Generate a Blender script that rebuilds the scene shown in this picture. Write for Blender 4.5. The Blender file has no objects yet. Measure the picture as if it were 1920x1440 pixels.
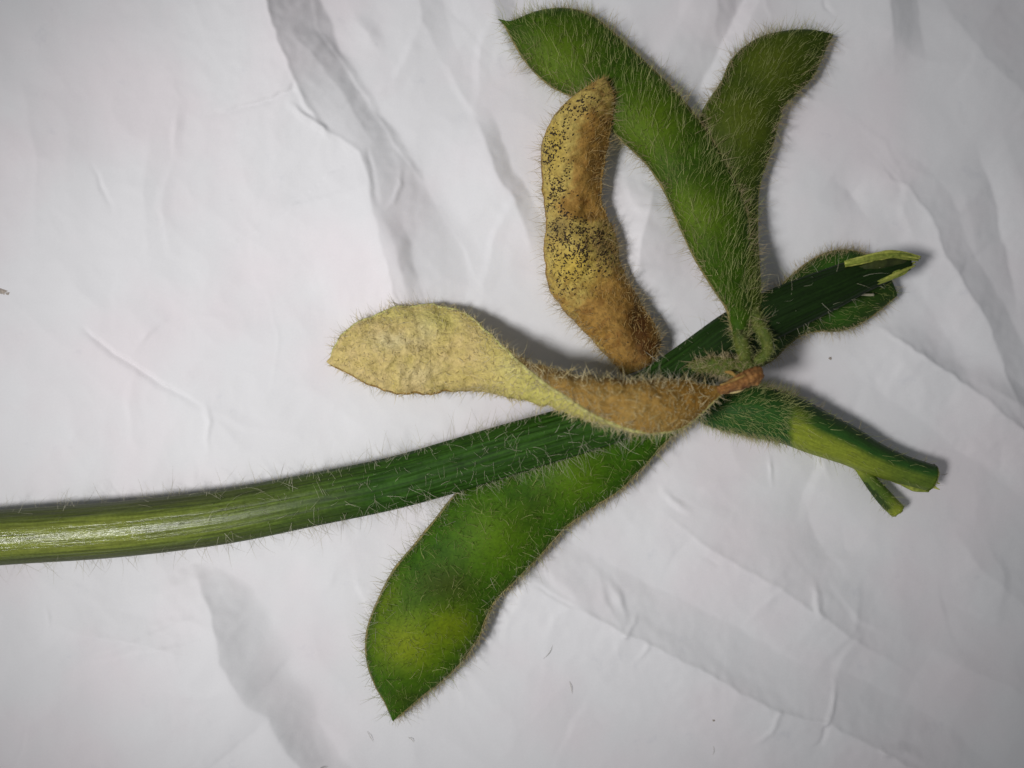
import bpy, math
import numpy as np
from mathutils import Vector

# ------------------------------------------------------------------ units
# All modelling is done in "photo pixels" on the paper plane; one of them is 0.06 mm.
S = 6.0e-5
CAM_H = 1700.0            # camera height above the paper in those units (about 10 cm)
rng = np.random.default_rng(7)

def P2W(px, py, z):
    """point of the real scene at height z that the traced position belongs to (units, not metres)"""
    f = (CAM_H - z) / CAM_H
    return np.stack([(np.asarray(px, float) - 960.0) * f, -(np.asarray(py, float) - 720.0) * f,
                     np.asarray(z, float) + 0 * np.asarray(px, float)], -1)

# ------------------------------------------------------------------ camera, world, lamps, exposure
scn = bpy.context.scene
cam_d = bpy.data.cameras.new('camera')
cam_d.sensor_width = 36.0
cam_d.lens = 36.0 * CAM_H / 1920.0
cam_d.clip_start = 0.002
cam_d.clip_end = 5.0
cam = bpy.data.objects.new('camera', cam_d)
cam.location = (0, 0, CAM_H * S)
scn.collection.objects.link(cam)
scn.camera = cam
cam_d.dof.use_dof = True
cam_d.dof.focus_distance = (CAM_H - 70) * S
cam_d.dof.aperture_fstop = 16.0

world = bpy.data.worlds.new('World')
scn.world = world
world.use_nodes = True
bg = world.node_tree.nodes['Background']
bg.inputs[0].default_value = (0.94, 0.965, 1.0, 1)
bg.inputs[1].default_value = 0.165

lamp_d = bpy.data.lights.new('desk_lamp', 'SPOT')
lamp_d.energy = 4.25
lamp_d.color = (1.0, 0.982, 0.975)
lamp_d.shadow_soft_size = 0.032
lamp_d.spot_size = math.radians(27.5)
lamp_d.spot_blend = 1.0
lamp = bpy.data.objects.new('desk_lamp', lamp_d)
lp = Vector(((-2060 - 960) * S, -(1480 - 720) * S, 5000 * S))
tgt = Vector(((760 - 960) * S, -(670 - 720) * S, 0))
lamp.location = lp
lamp.rotation_euler = (tgt - lp).to_track_quat('-Z', 'Y').to_euler()
scn.collection.objects.link(lamp)

scn.view_settings.view_transform = 'Standard'
scn.view_settings.look = 'None'
scn.view_settings.gamma = 1.0
scn.view_settings.exposure = 0.0
scn.cycles.use_denoising = True
scn.cycles.max_bounces = 6

# ------------------------------------------------------------------ helpers
def srgb(r, g, b):
    def f(c):
        c /= 255.0
        return c / 12.92 if c <= 0.04045 else ((c + 0.055) / 1.055) ** 2.4
    return (f(r), f(g), f(b), 1.0)

def gnoise(x, y, seed=0):
    """2D gradient noise, vectorised, about -0.7..0.7"""
    r = np.random.default_rng(seed)
    perm = r.permutation(512)
    ang = r.uniform(0, 2 * np.pi, 512)
    xi = np.floor(x).astype(int); yi = np.floor(y).astype(int)
    xf = x - xi; yf = y - yi
    def g(ix, iy, dx, dy):
        h = perm[(perm[ix & 511] + iy) & 511]
        return np.cos(ang[h]) * dx + np.sin(ang[h]) * dy
    u = xf ** 3 * (xf * (xf * 6 - 15) + 10); v = yf ** 3 * (yf * (yf * 6 - 15) + 10)
    a = g(xi, yi, xf, yf); b = g(xi + 1, yi, xf - 1, yf)
    c = g(xi, yi + 1, xf, yf - 1); d = g(xi + 1, yi + 1, xf - 1, yf - 1)
    return (a * (1 - u) + b * u) * (1 - v) + (c * (1 - u) + d * u) * v

def mesh_obj(name, verts, faces, mat, parent=None, attrs=None, smooth=True):
    """verts in units, faces int array (n,3) or (n,4)"""
    verts = np.asarray(verts, np.float32) * S
    faces = np.asarray(faces, np.int32)
    k = faces.shape[1]
    me = bpy.data.meshes.new(name)
    me.vertices.add(len(verts)); me.vertices.foreach_set('co', verts.ravel())
    me.loops.add(faces.size); me.loops.foreach_set('vertex_index', faces.ravel())
    me.polygons.add(len(faces))
    me.polygons.foreach_set('loop_start', np.arange(len(faces), dtype=np.int32) * k)
    me.polygons.foreach_set('loop_total', np.full(len(faces), k, np.int32))
    me.update(calc_edges=True)
    if smooth:
        me.polygons.foreach_set('use_smooth', np.ones(len(faces), bool))
    for an, av in (attrs or {}).items():
        a = me.attributes.new(an, 'FLOAT', 'POINT')
        a.data.foreach_set('value', np.asarray(av, np.float32).ravel())
    me.materials.append(mat)
    me.validate()
    o = bpy.data.objects.new(name, me)
    scn.collection.objects.link(o)
    if parent is not None:
        o.parent = parent
    return o

def catmull(pts, n):
    """resample control rows (k,d) to n rows, centripetal-ish by chord length of first columns"""
    pts = np.asarray(pts, float)
    k = len(pts)
    ext = np.vstack([2 * pts[0] - pts[1], pts, 2 * pts[-1] - pts[-2]])
    seg = np.linalg.norm(np.diff(pts[:, :2], axis=0), axis=1)
    if pts.shape[1] >= 4:
        seg = seg * 0.5 + 0.5 * np.linalg.norm(np.diff(pts[:, 2:4], axis=0), axis=1)
    cum = np.concatenate([[0], np.cumsum(seg)])
    s = np.linspace(0, cum[-1], n)
    i = np.clip(np.searchsorted(cum, s, side='right') - 1, 0, k - 2)
    t = ((s - cum[i]) / np.maximum(seg[i], 1e-6))[:, None]
    p0, p1, p2, p3 = ext[i], ext[i + 1], ext[i + 2], ext[i + 3]
    return 0.5 * ((2 * p1) + (-p0 + p2) * t + (2 * p0 - 5 * p1 + 4 * p2 - p3) * t ** 2 + (-p0 + 3 * p1 - 3 * p2 + p3) * t ** 3)

def unit(a):
    return a / np.maximum(np.linalg.norm(a, axis=-1, keepdims=True), 1e-9)

def grid_faces(N, M):
    i = np.arange(N - 1)[:, None]; j = np.arange(M)[None, :]
    a = i * M + j; b = i * M + (j + 1) % M; c = (i + 1) * M + (j + 1) % M; d = (i + 1) * M + j
    return np.stack([a, d, c, b], -1).reshape(-1, 4)

# ------------------------------------------------------------------ materials
def new_mat(name):
    m = bpy.data.materials.new(name); m.use_nodes = True
    nt = m.node_tree
    return m, nt, nt.nodes['Principled BSDF']

def tissue(name, base, layers=(), vary=None, nscale=700, namt=0.35, fine=3500, rough=0.55, bump=0.4, bdist=6e-5,
           spec=0.3, streak=None, sss=0.0, bscale=None, gloss=None):
    """plant surface: base colour, then (attribute, colour) layers, mottled with noise, fine relief"""
    m, nt, p = new_mat(name)
    N, L = nt.nodes, nt.links
    tc = N.new('ShaderNodeTexCoord')
    def noise(sc, det=4, rg=0.6, vec=None):
        n = N.new('ShaderNodeTexNoise'); n.inputs['Scale'].default_value = sc
        n.inputs['Detail'].default_value = det; n.inputs['Roughness'].default_value = rg
        L.new(vec or tc.outputs['Object'], n.inputs['Vector']); return n.outputs['Fac']
    def mix(fac, a, b, mode='MIX'):
        x = N.new('ShaderNodeMix'); x.data_type = 'RGBA'; x.blend_type = mode
        for s, v in ((x.inputs[0], fac), (x.inputs[6], a), (x.inputs[7], b)):
            if hasattr(v, 'default_value') or hasattr(v, 'is_linked'): L.new(v, s)
            else: s.default_value = v
        return x.outputs[2]
    def maprange(v, a, b, c, d):
        r = N.new('ShaderNodeMapRange'); L.new(v, r.inputs[0])
        for i, q in enumerate((a, b, c, d)): r.inputs[1 + i].default_value = q
        return r.outputs[0]
    n1 = noise(nscale); n2 = noise(fine, 5)
    col = base
    if vary:
        col = mix(maprange(n1, 0.35, 0.65, 0, 1), base, vary)
    edge = N.new('ShaderNodeMath'); edge.operation = 'MULTIPLY_ADD'
    L.new(n1, edge.inputs[0]); edge.inputs[1].default_value = 0.5; edge.inputs[2].default_value = -0.25
    for attr, c in layers:
        a = N.new('ShaderNodeAttribute'); a.attribute_name = attr
        ad = N.new('ShaderNodeMath'); ad.operation = 'ADD'; ad.use_clamp = True
        mu = N.new('ShaderNodeMath'); mu.operation = 'MULTIPLY'     # noise only where the layer exists
        sm = maprange(a.outputs['Fac'], 0, 0.3, 0, 1)
        L.new(sm, mu.inputs[0]); L.new(edge.outputs[0], mu.inputs[1])
        L.new(a.outputs['Fac'], ad.inputs[0]); L.new(mu.outputs[0], ad.inputs[1])
        col = mix(ad.outputs[0], col, c)
    k = maprange(n2, 0.3, 0.7, 1 - namt, 1 + namt)
    cmb = N.new('ShaderNodeCombineColor')
    for i in range(3): L.new(k, cmb.inputs[i])
    col = mix(1.0, col, cmb.outputs[0], 'MULTIPLY')
    hgt = noise(bscale or fine * 0.7, 5, 0.65)
    if streak:
        au = N.new('ShaderNodeAttribute'); au.attribute_name = 'u'
        ar = N.new('ShaderNodeAttribute'); ar.attribute_name = 'ring'
        cx = N.new('ShaderNodeCombineXYZ')
        mu = N.new('ShaderNodeMath'); mu.operation = 'MULTIPLY'; L.new(au.outputs['Fac'], mu.inputs[0]); mu.inputs[1].default_value = streak[0]
        mr = N.new('ShaderNodeMath'); mr.operation = 'MULTIPLY'; L.new(ar.outputs['Fac'], mr.inputs[0]); mr.inputs[1].default_value = streak[1]
        L.new(mu.outputs[0], cx.inputs[0]); L.new(mr.outputs[0], cx.inputs[1])
        sn = noise(1.0, 6, 0.65, cx.outputs[0])
        ks = maprange(sn, 0.3, 0.7, 1 - streak[2], 1 + streak[2])
        cs = N.new('ShaderNodeCombineColor')
        for i in range(3): L.new(ks, cs.inputs[i])
        col = mix(1.0, col, cs.outputs[0], 'MULTIPLY')
        hh = N.new('ShaderNodeMath'); hh.operation = 'MULTIPLY_ADD'
        L.new(sn, hh.inputs[0]); hh.inputs[1].default_value = 2.0; L.new(hgt, hh.inputs[2])
        hgt = hh.outputs[0]
    bp = N.new('ShaderNodeBump'); bp.inputs['Strength'].default_value = bump; bp.inputs['Distance'].default_value = bdist
    L.new(hgt, bp.inputs['Height']); L.new(bp.outputs[0], p.inputs['Normal'])
    L.new(col, p.inputs['Base Color'])
    p.inputs['Roughness'].default_value = rough
    p.inputs['Specular IOR Level'].default_value = spec
    if gloss:          # smoother skin where this attribute is high
        ag = N.new('ShaderNodeAttribute'); ag.attribute_name = gloss[0]
        L.new(maprange(ag.outputs['Fac'], 0, 0.8, rough, gloss[1]), p.inputs['Roughness'])
        L.new(maprange(ag.outputs['Fac'], 0, 0.8, spec, 0.55), p.inputs['Specular IOR Level'])
    if sss:
        p.inputs['Subsurface Weight'].default_value = sss
        p.inputs['Subsurface Radius'].default_value = (0.5, 1.0, 0.2)
        p.inputs['Subsurface Scale'].default_value = 4e-4
    return m

def hair_mat(name, c0, c1, trans=0.2):
    m, nt, p = new_mat(name)
    N, L = nt.nodes, nt.links
    a = N.new('ShaderNodeAttribute'); a.attribute_name = 'shade'
    x = N.new('ShaderNodeMix'); x.data_type = 'RGBA'
    L.new(a.outputs['Fac'], x.inputs[0]); x.inputs[6].default_value = c0; x.inputs[7].default_value = c1
    L.new(x.outputs[2], p.inputs['Base Color']); p.inputs['Roughness'].default_value = 0.45
    p.inputs['Specular IOR Level'].default_value = 0.35
    t = N.new('ShaderNodeBsdfTranslucent'); L.new(x.outputs[2], t.inputs[0])
    ms = N.new('ShaderNodeMixShader'); ms.inputs[0].default_value = trans
    L.new(p.outputs[0], ms.inputs[1]); L.new(t.outputs[0], ms.inputs[2])
    L.new(ms.outputs[0], N['Material Output'].inputs[0])
    return m

H_GREEN = hair_mat('pale_green_hair', srgb(140, 152, 78), srgb(214, 216, 146))
H_FUZZ = hair_mat('green_fuzz', srgb(96, 112, 46), srgb(158, 166, 92))
H_TAN = hair_mat('tan_hair', srgb(182, 164, 120), srgb(220, 206, 164))
H_GREY = hair_mat('grey_hair', srgb(180, 174, 148), srgb(218, 214, 190))
H_STRAW = hair_mat('straw_hair', srgb(206, 188, 128), srgb(238, 226, 184))
H_BROWN = hair_mat('brown_hair', srgb(176, 140, 80), srgb(216, 186, 122))

# ------------------------------------------------------------------ paper
def crease(X, Y, pts, pl=1.0, pr=1.0):
    """pts rows: x, y, height, width on the left side, width on the right side (going down the picture)"""
    pts = np.asarray(pts, float)
    best = np.full(X.shape, 1e9); h = np.zeros(X.shape)
    for a, b in zip(pts[:-1], pts[1:]):
        m = 420
        x0, x1 = min(a[0], b[0]) - m, max(a[0], b[0]) + m
        y0, y1 = min(a[1], b[1]) - m, max(a[1], b[1]) + m
        sel = np.nonzero((X > x0) & (X < x1) & (Y > y0) & (Y < y1))
        if not len(sel[0]): continue
        x = X[sel]; y = Y[sel]
        dx, dy = b[0] - a[0], b[1] - a[1]
        t = np.clip(((x - a[0]) * dx + (y - a[1]) * dy) / (dx * dx + dy * dy), 0, 1)
        rx = x - (a[0] + t * dx); ry = y - (a[1] + t * dy)
        d = np.hypot(rx, ry)
        right = (dx * (y - a[1]) - dy * (x - a[0])) < 0
        A = a[2] + (b[2] - a[2]) * t
        wl = a[3] + (b[3] - a[3]) * t; wr = a[4] + (b[4] - a[4]) * t
        q = np.clip(1 - d / np.where(right, wr, wl), 0, 1)
        hh = A * np.where(right, q ** pr, q ** pl)
        better = d < best[sel]
        bb = best[sel]; bb[better] = d[better]; best[sel] = bb
        cur = h[sel]; cur[better] = hh[better]; h[sel] = cur
    return h

def C(pts, wl, wr):
    return [(x, y, a, wl, wr) for x, y, a in pts]

def build_paper():
    xs = np.concatenate([np.linspace(-800, -60, 50)[:-1], np.arange(-60, 1981, 3.0), np.linspace(1980, 2750, 50)[1:]])
    ys = np.concatenate([np.linspace(-1750, -60, 60)[:-1], np.arange(-60, 1501, 3.0), np.linspace(1500, 3200, 60)[1:]])
    wob = 5.0
    X, Y = np.meshgrid(xs, ys)
    # creases wander a little
    Xw = X + wob * gnoise(X / 45, Y / 45, 3) + 3 * gnoise(X / 17, Y / 17, 5)
    Yw = Y + wob * gnoise(X / 45, Y / 45, 4) + 3 * gnoise(X / 17, Y / 17, 6)
    Z = np.zeros_like(X)
    def add(pts, pl=1.0, pr=1.0, k=1.65, thin=0.0):
        nonlocal Z
        pts = [tuple(p) for p in pts]
        if max(max(p[3], p[4]) for p in pts) < 45:          # small pinched creases are thin and sharp
            pts = [(p[0], p[1], p[2] * 0.5, p[3] * 0.5, p[4] * 0.5) for p in pts]
        Z += k * crease(Xw, Yw, pts, pl, pr)
        if thin:                                            # the fold line itself, pinched
            Z += crease(Xw, Yw, [(p[0], p[1], thin * min(1.0, abs(p[2]) / 8), 5, 7) for p in pts])
    # big fold upper left
    add([(480, -260, 40, 420, 90), (495, -80, 56, 420, 92), (505, 0, 58, 420, 90), (525, 65, 54, 400, 98), (552, 145, 46, 380, 98), (578, 200, 36, 350, 96),
         (608, 242, 31, 320, 96), (678, 290, 27, 300, 78), (698, 350, 38, 300, 98), (706, 410, 42, 290, 122), (722, 475, 38, 260, 140),
         (740, 560, 24, 180, 145), (765, 660, 0, 150, 100)], 1.8, 1.12, 1.05, 1.2)
    add(C([(580, -60, 1), (596, 50, 1.4), (645, 120, 2.6), (690, 185, 1.2), (740, 270, 2.2), (800, 345, 1.0), (875, 475, 1.8), (905, 540, 0)], 10, 44), 1, 1.6)
    add(C([(535, 70, 0), (590, 105, 7), (640, 170, 7), (690, 255, 5), (720, 300, 0)], 55, 45))
    add(C([(390, 222, 0), (450, 207, -4), (520, 192, -5), (556, 178, -5), (560, 160, 0)], 30, 9), 1.6, 1)
    add(C([(545, 200, 0), (575, 225, 7), (612, 245, 7), (625, 262, 0)], 22, 16))
    add(C([(690, 275, 0), (697, 310, -4), (712, 375, -4), (716, 400, 0)], 10, 16))
    add(C([(752, 310, 0), (753, 350, 5), (738, 385, 5), (722, 402, 0)], 16, 14))
    add(C([(712, 405, 0), (748, 465, 7), (752, 510, 6), (775, 580, 0)], 48, 26))
    add(C([(655, 30, 0), (690, 60, 4), (712, 100, 0)], 60, 26), 1.4, 1.4)
    add(C([(780, -40, 5), (790, 40, 5), (830, 110, 0)], 90, 60), 1.4, 1.4)
    add(C([(915, -40, 8), (930, 30, 8), (960, 100, 5), (990, 170, 0)], 90, 40))
    add(C([(885, 205, 0), (908, 265, 7), (928, 325, 9), (962, 375, 8), (990, 440, 5), (1005, 500, 0)], 110, 34), 1.5, 1.1)
    # top right
    add(C([(1425, -60, -12), (1357, 79, -12), (1310, 170, -8), (1270, 240, 0)], 90, 26), 1.3, 1)
    add(C([(1350, -60, 6), (1345, 20, 6), (1340, 70, 0)], 70, 40))
    add(C([(1535, -30, 0), (1550, 12, -4), (1572, 40, 0)], 8, 14))
    add(C([(1650, -120, 16), (1658, 0, 16), (1666, 70, 13), (1682, 140, 0)], 160, 62), 1.5, 1.0, 1.9, 0.8)
    add(C([(1745, -40, 0), (1800, 60, 8), (1880, 150, 8), (1980, 220, 6)], 120, 120), 1.5, 1.5)
    add(C([(1830, 260, 0), (1868, 350, -8), (1885, 430, -9), (1905, 520, -6), (1915, 600, 0)], 60, 50), 1.4, 1.2)
    add(C([(1645, 290, 0), (1668, 335, 4), (1700, 350, 5), (1745, 410, 7), (1765, 480, 8), (1815, 560, 12), (1848, 620, 13), (1880, 700, 9), (1905, 790, 0)], 70, 56), 1.3, 1.1, 1.8, 1.0)
    add(C([(1560, 330, 0), (1600, 360, -5), (1640, 430, 0)], 60, 60), 1.5, 1.5)
    add(C([(1635, 600, 0), (1680, 640, 9), (1725, 672, 13), (1780, 708, 13), (1860, 770, 12), (1935, 825, 10), (2000, 880, 8)], 95, 70), 1.1, 1.8, 1.8, 1.6)
    add(C([(1800, 700, 0), (1870, 740, 8), (1960, 800, 8)], 120, 40), 1.4, 1.3)
    # between the pods
    add(C([(1226, 345, 0), (1216, 394, 12), (1205, 435, 13), (1195, 500, 10), (1180, 570, 0)], 60, 105), 1.4, 1.2)
    # lower right
    add(C([(960, 1075, 0), (990, 1088, 8), (1070, 1132, 12), (1125, 1160, 13), (1172, 1186, 15), (1222, 1207, 15), (1330, 1262, 15), (1450, 1330, 14), (1500, 1342, 14),
           (1545, 1350, 14), (1620, 1390, 13), (1665, 1412, 12), (1740, 1460, 10), (1850, 1560, 0)], 150, 100), 1.6, 1.1, 1.8, 1.3)
    add(C([(985, 1086, 0), (1010, 1100, -5), (1068, 1131, -5), (1105, 1150, 0)], 9, 12))
    add(C([(1172, 1186, 4), (1188, 1165, 3), (1196, 1140, 0)], 14, 14))
    add(C([(1210, 1208, 4), (1185, 1245, 0)], 12, 16))
    add(C([(1545, 1352, 5), (1556, 1310, 5), (1563, 1265, 0)], 14, 12))
    add(C([(1548, 1352, -5), (1535, 1390, -3), (1515, 1400, 0)], 14, 12))
    add(C([(1455, 1332, 4), (1442, 1365, 4), (1405, 1400, 0)], 12, 18))
    add(C([(1650, 1405, 6), (1690, 1400, 5), (1740, 1430, 0)], 22, 30))
    add(C([(1215, 940, 0), (1330, 1030, 9), (1440, 1090, 13), (1530, 1150, 14), (1600, 1200, 10), (1720, 1270, 0)], 170, 190), 1.2, 1.7, 1.8, 0.8)
    add(C([(1518, 1090, 0), (1525, 1112, 5), (1527, 1140, 6), (1535, 1160, 0)], 14, 22))
    add(C([(1235, 915, 0), (1270, 945, 5), (1300, 965, 0)], 24, 20))
    add(C([(1443, 850, 0), (1446, 880, 4), (1450, 918, 0)], 9, 10))
    add(C([(1500, 900, 0), (1530, 1010, -4), (1600, 1100, 0)], 60, 80), 1.5, 1.5)
    add(C([(1130, 1070, 0), (1160, 1120, 5), (1175, 1180, 0)], 34, 22))
    add(C([(1780, 980, 0), (1830, 1060, 7), (1900, 1120, 7), (1990, 1200, 4)], 140, 120), 1.5, 1.5)
    add(C([(1730, 1200, 0), (1800, 1250, 5), (1900, 1290, 5)], 120, 80), 1.5, 1.5)
    # lower left
    add([(362, 1060, 0, 200, 30), (372, 1085, 10, 220, 45), (398, 1140, 24, 260, 85), (414, 1185, 30, 280, 100), (422, 1239, 33, 300, 120), (450, 1284, 34, 300, 115),
         (470, 1314, 32, 300, 100), (512, 1336, 30, 300, 82), (526, 1378, 29, 300, 76), (562, 1424, 27, 300, 68), (610, 1490, 24, 300, 70), (680, 1600, 0, 200, 60)], 1.8, 1.45, 1.1)
    add(C([(85, 1168, 0), (150, 1190, 5), (230, 1202, 6), (300, 1214, 6), (416, 1240, 0)], 60, 55), 1.5, 1.3)
    add(C([(84, 1135, 0), (90, 1160, 3), (92, 1180, 0)], 12, 10))
    # left
    add(C([(150, 612, 0), (172, 630, -4), (215, 662, -5), (255, 690, -5), (330, 735, -3), (390, 770, 0)], 26, 9), 1.5, 1)
    add(C([(250, 660, 0), (275, 625, 3), (320, 585, 0)], 14, 16))
    add(C([(170, 300, 0), (188, 350, -3), (215, 405, 0)], 14, 12))
    add(C([(340, 195, 0), (332, 240, 4), (328, 300, 0)], 18, 30))
    add(C([(385, 745, 0), (392, 790, 3), (386, 860, 0)], 16, 14))
    add(C([(300, 150, 0), (270, 350, 6), (280, 560, 0)], 140, 160), 1.6, 1.6)
    add(C([(30, 100, 0), (70, 300, 6), (60, 520, 0)], 140, 160), 1.6, 1.6)
    for pts, A_ in (([(595, 225), (640, 262), (678, 288)], -3), ([(560, 185), (585, 222), (600, 240)], -3), ([(1070, 1132), (1040, 1160), (1020, 1200)], 2), ([(1160, 1185), (1158, 1225), (1175, 1250)], 2),
                    ([(1330, 1262), (1327, 1290), (1330, 1320)], 2), ([(1172, 1186), (1130, 1120), (1122, 1070)], 3), ([(1440, 1090), (1470, 1060), (1480, 1045)], 2), ([(1600, 1200), (1570, 1240), (1563, 1275)], 3),
                    ([(1725, 672), (1690, 690), (1665, 730)], 3), ([(1790, 500), (1740, 520), (1700, 510)], 2.5), ([(1700, 350), (1695, 400), (1720, 470)], 3), ([(1745, 410), (1800, 400), (1850, 350)], 2.5), ([(1666, 70), (1720, 110), (1800, 120)], 3),
                    ([(930, 30), (900, 90), (895, 200)], 3), ([(790, 40), (760, 110), (740, 150), (690, 185)], 3), ([(830, 110), (870, 180), (895, 215)], 2.5), ([(962, 375), (930, 440), (905, 540)], 3), ([(255, 690), (240, 760), (250, 830)], 2),
                    ([(390, 770), (460, 800), (560, 815)], 2), ([(328, 300), (300, 380), (320, 470)], 2), ([(450, 1284), (380, 1300), (300, 1290)], 2.5), ([(412, 1182), (360, 1160), (300, 1165)], 2.5)):
        q = [(x, y, A_ * (0.4 if i in (0, len(pts) - 1) else 1.0)) for i, (x, y) in enumerate(pts)]
        add(C(q, 26, 44), 1.2, 1.3, 1.6)
    # many small sharp folds of crumpled paper
    r = np.random.default_rng(77)
    for i in range(150):
        cx, cy = r.uniform(-100, 2020), r.uniform(-100, 1540)
        a = r.choice([1.05, 0.45, 2.2, 1.5]) + r.normal() * 0.35; ln = r.uniform(30, 130)
        big = 0.35 + 0.65 * np.clip((cx - 500) / 900, 0, 1)       # the left of the sheet is smoother
        A = r.uniform(1.2, 4.2) * r.choice([-1, 1]) * big
        kx, ky = r.normal(size=2) * ln * 0.18
        pts = [(cx - ln * np.cos(a), cy - ln * np.sin(a), 0), (cx + kx, cy + ky, A), (cx + ln * np.cos(a), cy + ln * np.sin(a), 0)]
        add(C(pts, r.uniform(8, 60), r.uniform(8, 60)), 1.2, 1.2, 1.0)
    # outside the picture: the sheet goes on crumpled
    r = np.random.default_rng(21)
    for i in range(46):
        while True:
            cx, cy = r.uniform(-800, 2750), r.uniform(-1750, 3200)
            if not (-260 < cx < 2180 and -260 < cy < 1700): break
        a = r.uniform(0, np.pi); ln = r.uniform(150, 420); A = r.uniform(6, 26) * r.choice([-1, 1])
        pts = [(cx - ln * np.cos(a), cy - ln * np.sin(a), 0), (cx + r.uniform(-40, 40), cy + r.uniform(-40, 40), A), (cx + ln * np.cos(a), cy + ln * np.sin(a), 0)]
        # stay clear of the picture
        if all(not (-120 < p[0] < 2040 and -120 < p[1] < 1560) for p in pts):
            add(C(pts, r.uniform(60, 220), r.uniform(60, 220)), 1.3, 1.3)
    # soft waviness and faint crumple
    Z += 5.0 * gnoise(X / 260, Y / 260, 11) + 2.2 * gnoise(X / 120, Y / 120, 12)
    Z += 4.0 * (0.25 - np.abs(gnoise(X / 130, Y / 130, 13))) + 1.0 * (0.25 - np.abs(gnoise(X / 48, Y / 48, 14)))
    Z += 0.10 * gnoise(X / 9, Y / 9, 15)
    # slight smoothing so folds are paper folds, not knife edges
    for _ in range(1):
        Zp = np.pad(Z, 1, mode='edge')
        Z = (Zp[1:-1, 1:-1] * 4 + Zp[:-2, 1:-1] + Zp[2:, 1:-1] + Zp[1:-1, :-2] + Zp[1:-1, 2:]) / 8
    # where the paper is bent rather than creased the folds are rounder
    Zb = Z.copy()
    for _ in range(26):
        Zp = np.pad(Zb, 1, mode='edge')
        Zb = (Zp[:-2, 1:-1] + Zp[2:, 1:-1] + Zp[1:-1, :-2] + Zp[1:-1, 2:]) / 4
    g2 = lambda x, y, a, b: np.exp(-((X - x) / a) ** 2 - ((Y - y) / b) ** 2)
    soft = np.clip(0.8 * g2(690, 440, 80, 120) + 0.7 * g2(850, 420, 60, 120) + 0.75 * g2(540, 1240, 90, 240) + 0.35 * g2(440, 1260, 60, 120) + 0.5 * g2(1690, 60, 60, 120) + 0.5 * g2(1850, 640, 60, 120), 0, 0.9)
    Z = Z * (1 - soft) + Zb * soft
    Z -= 4.0
    ny, nx = X.shape
    top = np.stack([X - 960, -(Y - 720), Z], -1).reshape(-1, 3)
    i = np.arange(ny - 1)[:, None]; j = np.arange(nx - 1)[None, :]
    a = i * nx + j
    f = np.stack([a, a + nx, a + nx + 1, a + 1], -1).reshape(-1, 4)
    m, nt, p = new_mat('white_paper')
    N, L = nt.nodes, nt.links
    tc = N.new('ShaderNodeTexCoord')
    def noise(sc, det, rg=0.55):
        n = N.new('ShaderNodeTexNoise'); n.inputs['Scale'].default_value = sc; n.inputs['Detail'].default_value = det
        n.inputs['Roughness'].default_value = rg; L.new(tc.outputs['Object'], n.inputs['Vector']); return n.outputs['Fac']
    def ramp(fac, stops):
        c = N.new('ShaderNodeValToRGB'); e = c.color_ramp.elements
        e[0].position, e[0].color = stops[0]; e[1].position, e[1].color = stops[1]
        L.new(fac, c.inputs[0]); return c.outputs[0]
    pink = ramp(noise(55, 3), [(0.46, (0.776, 0.774, 0.792, 1)), (0.64, (0.784, 0.748, 0.772, 1))])
    fib = ramp(noise(5200, 4), [(0.25, (0.965, 0.965, 0.965, 1)), (0.75, (1.0, 1.0, 1.0, 1))])
    smu = ramp(noise(240, 5, 0.62), [(0.26, (0.93, 0.935, 0.95, 1)), (0.36, (1, 1, 1, 1))])
    mx = N.new('ShaderNodeMix'); mx.data_type = 'RGBA'; mx.blend_type = 'MULTIPLY'; mx.inputs[0].default_value = 1
    L.new(pink, mx.inputs[6]); L.new(fib, mx.inputs[7])
    m2 = N.new('ShaderNodeMix'); m2.data_type = 'RGBA'; m2.blend_type = 'MULTIPLY'; m2.inputs[0].default_value = 1
    L.new(mx.outputs[2], m2.inputs[6]); L.new(smu, m2.inputs[7])
    L.new(m2.outputs[2], p.inputs['Base Color'])
    p.inputs['Roughness'].default_value = 0.62; p.inputs['Specular IOR Level'].default_value = 0.25
    bp = N.new('ShaderNodeBump'); bp.inputs['Strength'].default_value = 0.25; bp.inputs['Distance'].default_value = 2e-5
    L.new(noise(4200, 5, 0.6), bp.inputs['Height']); L.new(bp.outputs[0], p.inputs['Normal'])
    o = mesh_obj('paper', top, f, m)
    o['kind'] = 'structure'
    o['label'] = 'crumpled white sheet of paper lying under the green sprig'
    def height(x, y):     # paper height at units x, y (nearest grid point)
        ix = np.clip(np.searchsorted(xs, np.asarray(x) + 960), 0, nx - 1)
        iy = np.clip(np.searchsorted(ys, 720 - np.asarray(y)), 0, ny - 1)
        return Z[iy, ix]
    return o, height

paper, paper_z = build_paper()

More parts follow.
